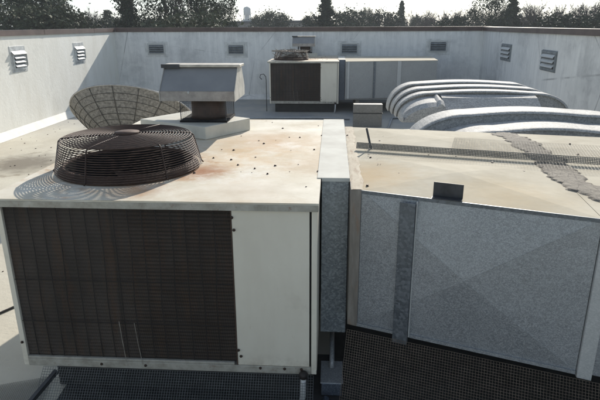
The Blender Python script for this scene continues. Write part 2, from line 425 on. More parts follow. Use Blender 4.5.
# ------------------------------------------------------------------ rooftop unit
XL, XR, YF, YBK, ZB, ZT = -2.06, -.08, 3.0, 5.87, .26, 1.45
U0 = (-1.07, 4.43, 0)
def make_unit():
    u = thing('rooftop_unit', 'large cream rooftop air conditioner in the foreground, dark coil facing front', 'air conditioner', (0,0,0))
    def P(mb, name, mat, par=u, **k): return mb.build(name, mat, par, **k)
    # roof curb it stands on
    P(MB().box(XL+.14, XR-.12, YF+.14, YBK-.12, .001, ZB-.03), 'roof_curb', M['under_black'], bevel=.004)
    # shell: floor, back, left and right sides leave a hollow for the fan well
    P(MB().box(XL+.003, XR-.003, YF+.12, YBK-.02, ZB, ZT-.32), 'cabinet', M['cabinet_side'])
    P(MB().box(XL, XL+.02, YF+.045, YBK, ZB, ZT-.045), 'side_panel', M['cabinet_side'])
    P(MB().box(XR-.02, XR, YF+.045, YBK, ZB, ZT-.045), 'side_panel', M['cabinet_side'])
    P(MB().box(XL+.02, XR-.02, YBK-.02, YBK, ZB, ZT-.045), 'rear_panel', M['cabinet_side'])
    # top panel with round fan hole
    fc = (-1.485, 3.77); fr = .45
    mb = MB(); seg = 64
    x0, x1, y0, y1 = XL-.05, XR+.006, YF-.016, YBK+.01
    circ = [(fc[0]+fr*math.cos(2*PI*i/seg), fc[1]+fr*math.sin(2*PI*i/seg)) for i in range(seg)]
    def onrect(px, py):
        dx, dy = px-fc[0], py-fc[1]; ts = []
        if dx > 1e-9: ts.append((x1-fc[0])/dx)
        if dx < -1e-9: ts.append((x0-fc[0])/dx)
        if dy > 1e-9: ts.append((y1-fc[1])/dy)
        if dy < -1e-9: ts.append((y0-fc[1])/dy)
        k = min(ts); return (fc[0]+dx*k, fc[1]+dy*k)
    outer = [onrect(*p) for p in circ]
    for i in range(seg):
        j = (i+1) % seg
        a, b2 = outer[i], outer[j]; extra = []
        if abs(a[0]-b2[0]) > 1e-6 and abs(a[1]-b2[1]) > 1e-6:
            cx = x1 if max(a[0], b2[0]) > x1-1e-5 else x0; cy = y1 if max(a[1], b2[1]) > y1-1e-5 else y0
            extra = [(cx, cy, ZT)]
        mb.face([(*circ[i], ZT), (*a, ZT)] + extra + [(*b2, ZT), (*circ[j], ZT)])
    lip = .045
    mb.v = [v for v in mb.v]
    mb.box(x0, x1, y0, y0+.012, ZT-lip, ZT-.001); mb.box(x0, x1, y1-.012, y1, ZT-lip, ZT-.001)
    mb.box(x0, x0+.012, y0+.012, y1-.012, ZT-lip, ZT-.001); mb.box(x1-.012, x1, y0+.012, y1-.012, ZT-lip, ZT-.001)
    top = P(mb, 'top_panel', M['cabinet_top'])
    P(MB().box(x0+.002, x1-.3, y0-.004, y0-.001, ZT-lip-.006, ZT-.012).box(x1-.298, x1-.002, y0-.004, y0-.001, ZT-lip-.006, ZT-.012), 'edge_trim', M['dirty_frame'], top)
    # fan well, ring, fan
    well = MB().lathe([(fr-.002, ZT+.03), (fr-.002, ZT-.31), (.02, ZT-.315)], fc, 48, False, False)
    w_ = P(well, 'fan_well', M['black_void'], smooth=False, recalc=False)
    P(MB().lathe([(fr+.001, ZT+.001), (fr+.05, ZT+.001), (fr+.045, ZT+.02), (fr+.014, ZT+.05), (fr+.004, ZT+.055), (fr+.0015, ZT+.03)], fc, 64, False, False), 'fan_ring', M['rust_ring'], smooth=True)
    fan = P(MB().lathe([(.075, ZT-.20), (.08, ZT-.10), (.06, ZT-.08), (.01, ZT-.08)], fc, 20), 'fan', M['guard_wire'], smooth=True)
    for k in range(4):
        bl = MB(); a0 = k*PI/2+.3
        rows = []
        for r_ in (.07, .2, .33, .42):
            wd = .06+.12*r_/.42
            rows.append([(r_, -wd, ZT-.19), (r_, 0, ZT-.155), (r_, wd, ZT-.11)])
        for i in range(3):
            for j in range(2): bl.face([rows[i][j], rows[i+1][j], rows[i+1][j+1], rows[i][j+1]])
        bl.xf(Matrix.Translation((fc[0], fc[1], 0)) @ Matrix.Rotation(a0, 4, 'Z'))
        P(bl, 'blade', M['rust_ring'], fan, recalc=False)
    # wire guard: stacked side rings and concentric top rings
    gz, gt = ZT+.02, ZT+.235
    gr = MB()
    for i in range(14):
        f = i/13; gr.ring((*fc, gz+(gt-gz-.02)*f), .515-.05*f, .0037, 72, 5)
    for i in range(19):
        r_ = .452-i*.0208; gr.ring((*fc, gt+.018*(1-(r_/.45)**2)), r_, .0039, 64, 5)
    guard = P(gr, 'fan_guard', M['rusty_wire'], smooth=True)
    for k in range(6):
        a = 2*PI*k/6+.30; ca, sa = math.cos(a), math.sin(a)
        pr = [(.532, ZT+.003), (.517, gz), (.470, gt-.02), (.452, gt-.002), (.3, gt+.006), (.07, gt+.012)]
        P(MB().tube([(fc[0]+ca*r_, fc[1]+sa*r_, z+.004) for r_, z in pr], .0050, 6), 'guard_rib', M['rusty_wire'], guard, smooth=True)
    P(MB().lathe([(.085, gt+.016), (.088, gt+.03), (.01, gt+.034)], fc, 24), 'guard_hub', M['rust_ring'], guard, smooth=True)
    # coil and front
    P(MB().box(-2.028, -.603, YF+.02, YF+.09, .335, 1.392), 'condenser_coil', M['coil'])
    gw = MB()
    x = -1.95
    while x < -.63:
        j = random.uniform(-.008, .008)
        gw.tube([(x, YF+.008, .34), (x+j, YF+.004, .75), (x-j, YF+.006, 1.1), (x, YF+.008, 1.39)], .0036, 5); x += .0885
    for z in (.60, .90):
        gw.tube([(-2.02, YF+.004, z), (-1.3, YF, z+.004), (-.61, YF+.004, z-.003)], .0028, 5)
    P(gw, 'coil_guard', M['guard_wire'])
    lw = MB()
    lw.tube([(-1.365, YF-.006, .62), (-1.355, YF-.012, .48), (-1.345, YF-.010, .31)], .0020, 5)
    lw.tube([(-1.265, YF-.006, .61), (-1.25, YF-.014, .45), (-1.235, YF-.012, .30)], .0018, 5)
    P(lw, 'loose_wire', M['light_wire'])
    P(MB().box(XL, XL+.034, YF, YF+.044, ZB, ZT-.046), 'corner_post', M['cabinet_side'], bevel=.003)
    P(MB().box(XR-.036, XR-.001, YF, YF+.044, ZB, ZT-.046), 'corner_post', M['cabinet_side'], bevel=.003)
    P(MB().box(-.598, -.128, YF+.001, YF+.04, .315, ZT-.047), 'service_panel', M['cabinet_side'], bevel=.004)
    P(MB().box(-.127, -.117, YF+.012, YF+.05, .27, ZT-.047), 'panel_gap', M['black_void'])
    P(MB().box(XL+.035, XR-.037, YF-.004, YF+.06, ZB, .314).box(XL+.035, -.62, YF-.003, YF+.02, .3145, .333), 'base_rail', M['dirty_frame'], bevel=.004)
    P(MB().box(-.604, -.599, YF-.001, YF+.03, .316, ZT-.047), 'coil_edge', M['rust_ring'])
    # screws along front and on top
    def screw(x, y, z, up, r=.0075):
        s = MB().lathe([(r*1.35, 0), (r*1.35, .002), (r, .003), (r*.95, .008), (r*.4, .0095)], (0,0), 8)
        s.xf((Matrix.Rotation(PI/2, 4, 'X') if not up else Matrix.Identity(4)))
        s.xf(Matrix.Translation((x, y, z)))
        P(s, 'screw', M['screw'])
    for x, z in ((-.595,1.35), (-.585,1.27), (-.59,.43), (-.575,.385), (-.45,.30), (-.29,.30), (-.25,1.425), (-1.47,1.425), (-.60,1.42), (-1.22,.29), (-1.52,.29), (-2.045,.44), (-.18,.30)):
        screw(x, YF-.004, z, False)
    for x, y in ((-.93,4.07), (-.97,3.62), (-.82,4.35), (-.78,4.02), (-.70,3.86), (-.60,4.62), (-.56,3.76), (-.42,3.85), (-.30,4.9), (-.15,4.4), (-.1,3.7), (-.1,5.0), (-.5,5.35), (-.45,3.62)):
        screw(x, y, ZT, True, random.uniform(.006,.009))
    # condensate connection on the front foot
    pp = P(MB().tube([(-.165, YF-.03, .27), (-.168, YF-.035, .12), (-.19, YF-.045, .001)], .020, 12), 'drain_pipe', M['galv_white'], smooth=True)
    P(MB().lathe([(.027, .255), (.029, .285), (.022, .295)], (-.165, YF-.03), 16), 'pipe_cap', M['guard_wire'], pp, smooth=True)
    return u

def make_hood():
    h = thing('vent_hood', 'cream and blue-grey exhaust hood on brown pipe behind the rusty fan guard', 'exhaust hood', (0,0,0))
    def P(mb, name, mat, par=h, **k): return mb.build(name, mat, par, **k)
    c = MB(); c.prism([(-1.149,4.754), (-.815,5.255), (-1.535,5.70), (-1.887,5.156)], ZT+.001, ZT+.12)
    P(c, 'curb', M['curb_white'], bevel=.006)
    zt = ZT+.12
    P(MB().box(-1.44, -.99, 4.98, 5.42, zt+.001, zt+.018), 'base_flange', M['black_void'])
    P(MB().lathe([(.175, zt+.018), (.17, zt+.05), (.165, 1.88)], (-1.205, 5.2), 28), 'pipe', M['pipe_brown'], smooth=True)
    sc = MB(); x0, x1, y0, y1, za, zb = -1.43, -1.0, 4.99, 5.41, zt+.018, 1.80
    for a, b2 in (((x0,y0),(x1,y0)), ((x1,y0),(x1,y1)), ((x1,y1),(x0,y1)), ((x0,y1),(x0,y0))):
        for k in range(1, 22):
            f = k/22; X = a[0]+(b2[0]-a[0])*f; Y = a[1]+(b2[1]-a[1])*f; sc.tube([(X,Y,za),(X,Y,zb)], .0007, 3, cap=False)
        for k in range(1, 12):
            z = za+(zb-za)*k/12; sc.tube([(*a,z),(*b2,z)], .0007, 3, cap=False)
    s_ = P(sc, 'bird_screen', M['guard_wire'])
    for X, Y in ((x0,y0),(x1,y0),(x1,y1),(x0,y1)):
        P(MB().box(X-.003, X+.003, Y-.003, Y+.003, za, zb), 'screen_post', M['dark_metal'], s_)
    xa, xb = -1.60, -.905; th = .006
    # rim band: four faces, hollow
    P(MB().box(xa, xb, 4.94, 4.946, 1.775, 1.865).box(xa, xb, 5.494, 5.50, 1.775, 1.865).box(xa, xa+th, 4.946, 5.494, 1.775, 1.865), 'hood_rim', M['hood_rim'], bevel=.002)
    f = MB(); f.prism_x([(4.946,1.866), (4.953,1.866), (5.16,2.055), (5.153,2.06)], xa, xb-.002)
    P(f, 'hood_front', M['hood_metal'])
    f = MB(); f.prism_x([(5.494,1.866), (5.487,1.866), (5.34,2.055), (5.347,2.06)], xa, xb-.002)
    P(f, 'hood_back', M['hood_metal'])
    P(MB().box(xa, xb, 5.158, 5.342, 2.045, 2.052), 'hood_top', M['hood_metal'])
    for X, nm in ((xb, 'a'), (xa-th, 'b')):
        e = MB(); e.prism_x([(4.935,1.772), (5.505,1.772), (5.505,1.866), (5.36,2.064), (5.14,2.064), (4.935,1.866)], X+.001, X+th)
        P(e, 'hood_end', M['hood_end'])
    P(MB().box(xa-.02, xb+.03, 5.13, 5.37, 2.066, 2.090), 'hood_cap', M['hood_cap'], bevel=.004)
    P(MB().box(xa-.025, xa+.15, 5.122, 5.16, 2.060, 2.094), 'cap_patch', M['dark_metal'])
    sc2 = MB().lathe([(.012,0),(.009,.006)], (0,0), 8); sc2.xf(Matrix.Translation((-1.33, 4.939, 1.855)) @ Matrix.Rotation(PI/2, 4, 'X')); P(sc2, 'screw', M['galv_white'])
    return h

unit = make_unit(); hood = make_hood()
unit2 = copy_tree(unit); unit2.location = (.235, 12.62, 0)
tag(unit2, 'smaller looking distant rooftop air conditioner standing by the back parapet wall', 'air conditioner')
hood2 = copy_tree(hood); hood2.location = (.30, 12.62, 0)
tag(hood2, 'small distant exhaust hood on top of the rear air conditioner', 'exhaust hood')
for o in (unit, unit2): o['group'] = 'rooftop air conditioners'
for o in (hood, hood2): o['group'] = 'exhaust hoods on the units'
# heap of nest twigs and scraps over the rear unit's fan guard
nb = MB(); rg = random.Random(3)
for k in range(110):
    a = rg.uniform(0, 2*PI); r_ = .50*math.sqrt(rg.random()); z = ZT+.25+.06*rg.random()*(1-r_/.6)
    p = Vector((-1.25+r_*math.cos(a), 16.39+r_*math.sin(a), z)); d = Vector((rg.uniform(-1,1), rg.uniform(-1,1), rg.uniform(-.3,.3))).normalized()*rg.uniform(.04,.12)
    nb.tube([p-d, p+d], rg.uniform(.003,.008), 3)
for k in range(40):
    a = rg.uniform(0, 2*PI); p = Vector((-1.25+.51*math.cos(a), 16.39+.51*math.sin(a), ZT+rg.uniform(.08,.26))); d = Vector((rg.uniform(-1,1), rg.uniform(-1,1), rg.uniform(-.4,.4))).normalized()*.07
    nb.tube([p-d, p+d], .008, 3)
tag(nb.build('debris', M['nest_twigs']), 'heap of twigs and scraps on the fan of the rear unit', 'debris', kind='stuff')

# ------------------------------------------------------------------ ribbed dish behind the unit
dish = thing('dish', 'round grey ribbed dish tilted behind the rusty fan guard', 'dish', (0,0,0))
E_ = R(53); Cc = Vector((-3.49, 9.3, .905)); ra = 1.07; D = .56
Md = Matrix.Translation(Cc) @ Matrix.Rotation(-(PI/2-E_), 4, 'X')   # local +z = axis (up and away)
def dz(r_): return -D*(1-(r_/ra)**2)
pf = [(max(.002, ra*i/14), dz(ra*i/14)) for i in range(15)]
mb = MB().lathe(pf, (0,0), 64, False, False); mb.xf(Md)
refl = mb.build('reflector', M['dish_panel'], dish, smooth=True, recalc=False)
for k in range(16):
    a = 2*PI*k/16
    mb = MB().tube([(math.cos(a)*r_, math.sin(a)*r_, dz(r_)-.006) for r_ in [ra*i/10 for i in range(0, 11)]], .007, 5); mb.xf(Md)
    mb.build('rib', M['dish_rib'], refl, smooth=True)
for k in range(2, 12):
    r_ = ra*k/12; mb = MB().ring((0,0,dz(r_)-.004), r_, .005, 64, 5); mb.xf(Md); mb.build('hoop', M['dish_rib'], refl, smooth=True)
mb = MB().ring((0,0,.0), ra, .016, 64, 6); mb.xf(Md); mb.build('rim', M['dish_rim'], dish, smooth=True)
ap = Md @ Vector((0,0,-D))
MB().tube([ap+Vector((0,.02,.03)), ap+Vector((0,.14,-.08)), (ap.x, ap.y+.14, .02)], .035, 12).build('mast', M['galv'], dish, smooth=True)
MB().box(ap.x-.3, ap.x+.3, ap.y-.16, ap.y+.44, .001, .02).build('mast_base', M['galv'], dish)

# ------------------------------------------------------------------ main supply duct
duct = thing('supply_duct', 'big galvanised supply duct with cream coated top right of the front unit', 'duct', (0,0,0), 'rectangular ducts beside the units')
def P(mb, name, mat, par=duct, **k): return mb.build(name, mat, par, **k)
CX0, CX1 = -.068, .118
P(MB().box(CX0, CX1, 3.535, 5.88, .25, 1.449), 'connector', M['galv_blue'], bevel=.004)
P(MB().box(CX0-.03, CX1+.004, 3.522, 5.89, 1.4505, 1.456).box(CX0, CX1+.004, 3.522, 3.527, 1.43, 1.4504), 'connector_top', M['connector_top'])
A = (.190, 3.268); B = (1.455, 2.800); D_ = (.190, 5.462); E2 = (1.75, 5.17)
ZD0, ZD1 = .49, 1.448
P(MB().prism([(.122,3.29), (.188,3.262), (.188,5.47), (.122,5.47)], ZD0-.02, ZD1+.004), 'flange', M['flange'], bevel=.003)
# stained sealant strip over the joint
mb = MB(); rg = random.Random(5)
for k in range(46):
    y = 3.27+k*(2.19/45); w0 = .030+rg.uniform(-.004,.004); w1 = .050+.022*mn.noise(Vector((0,y*5,0)))+rg.uniform(-.005,.005)
    mb.v += [(.155-w0, y, ZD1+.0045), (.155-w0*.6, y, ZD1+.0065), (.155+w1*.6, y, ZD1+.0065), (.155+w1, y, ZD1+.0045)]
for k in range(45):
    for j in range(3): mb.f.append((k*4+j, k*4+j+1, k*4+j+5, k*4+j+4))
P(mb, 'joint_sealant', M['sealant'])
def lerp(a, b, t): return (a[0]+(b[0]-a[0])*t, a[1]+(b[1]-a[1])*t)
# cross-broken front panels (pyramid crease), body behind
dv = Vector((B[0]-A[0], B[1]-A[1], 0)).normalized(); nrm = Vector((dv.y, -dv.x, 0))
if nrm.y > 0: nrm = -nrm
def crossbreak(mb, a, b, z0, z1, bulge, n):
    p = [Vector((a[0],a[1],z0)), Vector((b[0],b[1],z0)), Vector((b[0],b[1],z1)), Vector((a[0],a[1],z1))]
    c = (p[0]+p[1]+p[2]+p[3])/4 + n*bulge
    for i in range(4): mb.face([p[i], p[(i+1) % 4], c])
s0, s1 = .185, .265     # stiffener span along A-B
mb = MB(); crossbreak(mb, A, B, ZD0, ZD1, .05, nrm)
cr_ = Vector(((A[0]+B[0])/2, (A[1]+B[1])/2, (ZD0+ZD1)/2))+nrm*.05
for q_ in ((A, ZD0), (B, ZD0), (A, ZD1), (B, ZD1)): mb.tube([(q_[0][0], q_[0][1], q_[1]), cr_], .0022, 4)
P(mb, 'front_panel', M['galv'], recalc=False)
mb = MB()
for (a, b, z0, z1) in ((B, E2, ZD0, ZD1), (E2, D_, ZD0, ZD1), (D_, A, ZD0, ZD1)):
    mb.face([(a[0],a[1],z0), (b[0],b[1],z0), (b[0],b[1],z1), (a[0],a[1],z1)])
mb.face([(*A,ZD0), (*D_,ZD0), (*E2,ZD0), (*B,ZD0)])
P(mb, 'duct_body', M['galv_dark'], recalc=False)
# top sheets with crease lines
q1 = lerp(A,B,.22); q2 = lerp(D_,E2,.42)
mb = MB()
def sheet(mb, pts, bulge):
    n = len(pts); c = Vector((sum(p[0] for p in pts)/n, sum(p[1] for p in pts)/n, ZD1+.001+bulge))
    for i in range(n):
        mb.face([(*pts[i], ZD1+.001), (*pts[(i+1) % n], ZD1+.001), c])
sheet(mb, [A, B, lerp(B,E2,.5), lerp(A,D_,.5)], .035)
sheet(mb, [lerp(A,D_,.5), lerp(B,E2,.5), E2, D_], .03)
top = P(mb, 'top_panel', M['duct_top'], recalc=True)
P(MB().obox(lerp(A,D_,.5), lerp(B,E2,.5), .014, ZD1+.0015, ZD1+.007), 'seam', M['duct_top'], top)
# drive seam lip along the top front edge and bottom edge
P(MB().obox(A, B, .006, ZD1-.020, ZD1+.003, -.004), 'top_seam', M['galv_strip'])
P(MB().obox(A, B, .02, ZD0-.012, ZD0+.010, -.004), 'bottom_seam', M['galv'])
# stiffener angle, reaching below the duct
a1, b1 = lerp(A,B,.19), lerp(A,B,.262)
mb = MB().obox(a1, b1, .004, ZD0-.055, ZD1-.03, -.042); mb.obox(a1, lerp(A,B,.205), .04, ZD0-.05, ZD1-.05, -.020); mb.obox(lerp(A,B,.247), b1, .034, ZD0-.05, ZD1-.05, -.023)
P(mb, 'stiffener', M['galv_strip'], bevel=.003)
mb = MB().obox(lerp(A,B,.264), lerp(A,B,.269), .04, ZD0, ZD1-.02, -.010); P(mb, 'white_seam', M['galv_white'])
# end flange and next section
B2 = lerp(A, B, 1.0); B3 = (1.53, 2.772); E3 = (1.83, 5.155)
mb = MB(); mb.prism([(B[0]+.002,B[1]-.02), (B3[0],B3[1]-.02), (E3[0],E3[1]+.02), (E2[0]+.002,E2[1]+.02)], ZD0-.03, ZD1-.006)
P(mb, 'end_flange', M['galv_white'], bevel=.004)
F1 = (3.3, 2.12); F2 = (3.55, 4.8)
mb = MB(); mb.prism([B3, F1, F2, E3], ZD0, ZD1-.001); P(mb, 'duct_section', M['galv'])
mb = MB(); mb.prism([(B[0]+.001,B[1]-.004), (B3[0],B3[1]-.002), F1, F2, (E3[0],E3[1]), (E2[0]+.001,E2[1])], ZD1-.0005, ZD1+.003); P(mb, 'top_panel', M['duct_top'])
for x0_, y0_ in ((.6,4.1),(.6,4.9),(1.3,4.0),(1.5,4.7),(2.9,2.6),(3.1,4.5)):
    P(MB().box(x0_-.03, x0_+.03, y0_-.03, y0_+.03, .001, ZD0-.001), 'support_leg', M['galv_dark'])
# smear of cracked mastic diagonally across the top
mb = MB(); rg = random.Random(11)
pts = [(1.62,5.17), (1.66,4.75), (1.66,4.3), (1.62,3.9), (1.58,3.55), (1.66,3.15), (1.78,2.8)]
N = 170; Wn = 12
for i in range(N+1):
    f = i/N*(len(pts)-1); k = min(int(f), len(pts)-2); p = lerp(pts[k], pts[k+1], f-k)
    wl_ = .10+.05*mn.noise(Vector((i*.09, 0, 0)))+.035*mn.noise(Vector((i*.33, 4, 0))); wr_ = .10+.06*mn.noise(Vector((i*.08, 9, 0)))+.035*mn.noise(Vector((i*.33, 7, 0)))
    wl_ *= 1.25; wr_ *= 1.25; wl_ += rg.uniform(-.004,.004); wr_ += rg.uniform(-.004,.004)
    if i < 3: wl_ *= .6; wr_ *= .6
    for j in range(Wn+1):
        g_ = j/Wn; x = p[0]-wl_+(wl_+wr_)*g_; e = math.sin(PI*g_)
        z = ZD1+.011+.004*e**.5+.004*mn.noise(Vector((x*22, p[1]*22, 1)))*e
        if j in (0, Wn): z = ZD1-.001
        mb.v.append((x, p[1], z))
for i in range(N):
    for j in range(Wn): a = i*(Wn+1)+j; mb.f.append((a, a+1, a+Wn+2, a+Wn+1))
P(mb, 'mastic_smear', M['mastic'], smooth=True)
for x, y in ((.30,4.12), (.95,4.35), (1.25,4.45), (.85,3.95), (1.35,3.75), (.42,4.75), (1.2,4.0), (1.95,4.3), (2.05,4.7), (.23,3.35), (.14,5.0)):
    s = MB().lathe([(.011,0),(.011,.002),(.008,.003),(.007,.009)], (0,0), 8); s.xf(Matrix.Translation((x, y, ZD1+.006))); P(s, 'screw', M['screw'])
# clip bracket at the front edge
cl = MB(); ca = lerp(A,B,.325); cb = lerp(A,B,.455)
cl.obox(ca, cb, .004, ZD1+.008, ZD1+.098, .035); cl.obox(ca, cb, .06, ZD1+.0102, ZD1+.0142, .006)
cb_ = P(cl, 'bracket', M['dark_metal'], bevel=.001)

# folded hardware cloth lying on the duct
mesh_t = thing('wire_mesh', 'long strip of fine wire mesh lying across the big duct top', 'wire mesh', (0,0,0))
M0 = Vector((.20, 4.40, 0)); M1 = Vector((2.7, 3.72, 0)); dm = (M1-M0).normalized(); nm = Vector((-dm.y, dm.x, 0)); L = (M1-M0).length
def cloth(mb, org, du, dv_, lu, lv, step, r):
    """woven square mesh patch spanned by du, dv"""
    k = 0
    while k*step <= lu:
        a = org+du*(k*step); mb.tube([a, a+dv_*lv], r, 3, cap=False); k += 1
    k = 0
    while k*step <= lv:
        a = org+dv_*(k*step)+Vector((0,0,r)); mb.tube([a, a+du*lu], r, 3, cap=False); k += 1
    return mb
up = (Vector((0,0,1))+nm*.35).normalized()
mb = MB()
for off in (0, .005, .010): cloth(mb, M0+Vector((0,0,ZD1+.018))+nm*off+dm*off*.4, dm, up, L, .050, .0115, .0017)
mb.build('folded_edge', M['mesh_wire'], mesh_t)
mb = MB(); cloth(mb, M0+Vector((0,0,ZD1+.030))-nm*.24+dm*.1, dm, nm, L-.1, .235, .022, .0006)
mb.build('mesh_sheet', M['light_wire'], mesh_t)
mb = MB(); cloth(mb, M0+Vector((0,0,ZD1+.030))+dm*.75+nm*.03, dm, nm, L-.75, .62, .022, .0006)
mb.build('mesh_sheet', M['light_wire'], mesh_t)
# stake beside it
stk = MB().tube([(.325, 4.44, ZD1+.004), (.283, 4.47, ZD1+.175)], .009, 6); stk.box(.300, .345, 4.42, 4.46, ZD1+.002, ZD1+.008)
tag(stk.build('stake', M['dark_metal']), 'short dark metal stake standing on the duct by the end of the mesh strip', 'stake')

# ------------------------------------------------------------------ mesh skirts under the unit and duct
sk = MB(); cloth(sk, Vector((-1.92,2.985,.262)), Vector((1,0,0)), Vector((0,-.72,-.69)).normalized(), 1.82, .35, .017, .0014)
tag(sk.build('mesh_skirt', M['mesh_wire']), 'square wire mesh skirt sloping down below the front unit coil', 'wire mesh', 'mesh skirts')
sk = MB(); o0 = Vector((.12,3.235,.462)); ds = Vector((B[0]-.12, B[1]-3.27, 0)).normalized(); cloth(sk, o0, ds, Vector((-.1,-.45,-.88)).normalized(), 1.6, .50, .017, .0014)
tag(sk.build('mesh_skirt', M['mesh_wire_rust']), 'brown wire mesh skirt hanging under the big duct', 'wire mesh', 'mesh skirts')
sk = MB(); cloth(sk, Vector((-2.75,2.30,.012)), Vector((.94,.34,0)).normalized(), Vector((-.25,.97,0)).normalized(), .95, .62, .0127, .0011)
tag(sk.build('mesh_offcut', M['mesh_wire']), 'flat offcut of wire mesh on the roof at the front left corner of the unit', 'wire mesh')
bm_ = MB().tube([(-1.83,2.98,.235), (-2.0,2.62,.05), (-2.25,2.2,.035)], .02, 4)
tag(bm_.build('metal_strap', M['dark_metal']), 'dark flat metal strap lying over the mesh left below the unit', 'strap')
tk = MB().lathe([(.002,.001),(.12,.001),(.13,.04),(.12,.12),(.05,.15),(.002,.155)], (-2.05,2.30), 24, False, False)
tag(tk.build('pipe_support', M['rubber'], smooth=True), 'round black rubber pipe support on the roof in the bottom left corner', 'pipe support')
mt = MB().prism([(-1.75,1.3), (3.2,1.3), (3.4,5.6), (.02,5.6), (.02,3.6), (-1.9,3.6)], .0005, .009)  # added dark sheet, keeps the roof under unit and duct dark
tag(mt.build('dark_underlay', M['under_black']), 'added black sheet darkening the roof below the mesh skirts', 'mat')
# conduits and box below the connector
eb = thing('electrical_box', 'blue-grey electrical box low between the front unit and the big duct', 'electrical box', (0,0,0))
MB().box(-.05, .09, 3.10, 3.34, .02, .12).build('box_body', M['galv_dark'], eb, bevel=.005)
MB().box(-.057, .097, 3.094, 3.346, .121, .129).build('box_lid', M['galv'], eb, bevel=.002)
cd = MB().tube([(.02,3.26,.13), (.02,3.28,.17), (.02,3.34,.20), (.02,3.6,.21)], .018, 10)
cd.build('conduit', M['galv'], eb, smooth=True)
tag(MB().tube([(-.02,3.05,.03), (0,2.7,.03), (.01,2.2,.03)], .026, 12).build('conduit', M['galv_dark'], smooth=True), 'grey conduit running over the roof in front of the electrical box', 'pipe', 'conduits')
cab = MB().tube([(-3.9,2.6,.012), (-3.2,3.6,.012), (-2.75,4.4,.012), (-2.45,5.4,.012)], .011, 6)
tag(cab.build('cable', M['rubber'], smooth=True), 'thin black cable running over the sunlit roof left of the front unit', 'cable')

# ------------------------------------------------------------------ rear duct, box, conduits
rd = thing('supply_duct', 'grey boxed duct next to the rear unit under the back parapet wall', 'duct', (0,0,0), 'rectangular ducts beside the units')
def P2(mb, name, mat, par=rd, **k): return mb.build(name, mat, par, **k)
P2(MB().box(.165, .335, 16.1, 18.0, .3, 1.455), 'connector', M['galv_dark'], bevel=.004)
P2(MB().box(.14, .345, 16.08, 18.0, 1.456, 1.465), 'connector_top', M['connector_top'])
a, b = (.34,15.45), (2.95,15.95)
P2(MB().prism([a, b, (3.1,17.9), (.34,17.9)], .42, 1.448), 'duct_body', M['galv_mid'], bevel=.004)
P2(MB().prism([(a[0],a[1]-.01), (b[0]+.01,b[1]-.01), (3.11,17.9), (.34,17.9)], 1.449, 1.458), 'top_panel', M['duct_top'])
for f, w_, m in ((.02,.05,'galv_white'), (.30,.06,'galv_strip'), (.56,.11,'galv_white')):
    P2(MB().obox(lerp(a,b,f), lerp(a,b,f+w_/2.66), .02, .40, 1.447, -.012), 'stiffener', M[m])
P2(MB().obox(a, b, .02, .40, .43, -.014), 'bottom_seam', M['galv_dull'])
for x, y in ((.7,15.75),(2.7,16.2),(.7,17.6),(2.7,17.6)): P2(MB().box(x-.05,x+.05,y-.05,y+.05,.001,.419), 'support_leg', M['galv_dull'])
sb = thing('metal_box', 'squat grey metal box on the roof in front of the rear duct', 'box', (0,0,0))
MB().box(.51, 1.22, 13.4, 13.62, .001, .33).build('box_base', M['galv_dull'], sb, bevel=.01)
MB().box(.50, 1.23, 13.39, 13.63, .331, .345).build('box_seam', M['dark_metal'], sb)
MB().box(.505, 1.225, 13.395, 13.625, .346, .56).build('box_lid', M['galv_dull'], sb, bevel=.012)
lp = MB().tube([(-1.93,15.7,.02), (-1.93,15.7,.92), (-1.94,15.7,1.02), (-2.0,15.7,1.09), (-2.09,15.7,1.07), (-2.11,15.7,.99), (-2.05,15.7,.94)], .011, 8)
tag(lp.build('conduit', M['dark_metal'], smooth=True), 'dark conduit with a hooked top left of the rear unit', 'pipe', 'conduits')
pl = MB().tube([(-3.2,14.2,.03), (-1.7,14.5,.03), (-.4,14.6,.03), (.45,14.4,.03)], .03, 8)
tag(pl.build('conduit', M['galv'], smooth=True), 'grey pipe lying on the shaded roof in front of the rear unit', 'pipe', 'conduits')
pl = MB().tube([(1.35,13.1,.03), (1.6,14.6,.03), (3.6,14.9,.03)], .03, 8)
tag(pl.build('conduit', M['galv'], smooth=True), 'grey pipe lying on the shaded roof right of the squat box', 'pipe', 'conduits')

# ------------------------------------------------------------------ curved ribbed ducts
def arch(xl, xr, rl, rr, zt, z0, n=16):
    """profile (x,z) from lower left over the top to lower right; rl/rr = (width, drop) of the shoulders"""
    p = [(xl, z0)]
    for i in range(n+1):
        t = PI/2*i/n; p.append((xl+rl[0]*(1-math.cos(t)), zt-rl[1]*(1-math.sin(t))))
    for i in range(1, 12):
        g_ = i/12; p.append((xl+rl[0]+(xr-rr[0]-xl-rl[0])*g_, zt+.035*math.sin(PI*g_)))
    for i in range(n+1):
        t = PI/2*i/n; p.append((xr-rr[0]*(1-math.sin(t)), zt-rr[1]*(1-math.cos(t))))
    p.append((xr, z0)); return p
def loft(rows):
    """rows: list of (y, profile)"""
    mb = MB(); n = len(rows[0][1])
    for y, pr in rows: mb.v += [(x, y+(dy if False else 0), z) for x, z in pr]
    for i in range(len(rows)-1):
        for j in range(n-1): mb.f.append((i*n+j, i*n+j+1, (i+1)*n+j+1, (i+1)*n+j))
    mb.f.append(tuple(range(n))); b = (len(rows)-1)*n; mb.f.append(tuple(b+i for i in reversed(range(n))))
    return mb
Z0 = 1.06
def gored(name, label, tiers, front=None):
    t = thing(name, label, 'duct', (0,0,0), 'curved ribbed ducts')
    for (y0, y1, xl, xr, zt, sh, rs) in tiers:
        z0 = Z0
        rows = []
        def pr_(d): return arch(xl+d*.25, xr-d, sh, rs, zt-d, z0)
        for y, d in ((y0+.10, .03), (y0, .006), (y0-.03, 0), (y1+.03, 0), (y1+.008, .005), (y1, .016), (y1-.002, .026), (y1+.06, .026)): rows.append((y, pr_(d)))
        loft(rows).build('segment', M['curved'], t, smooth=False)
    return t
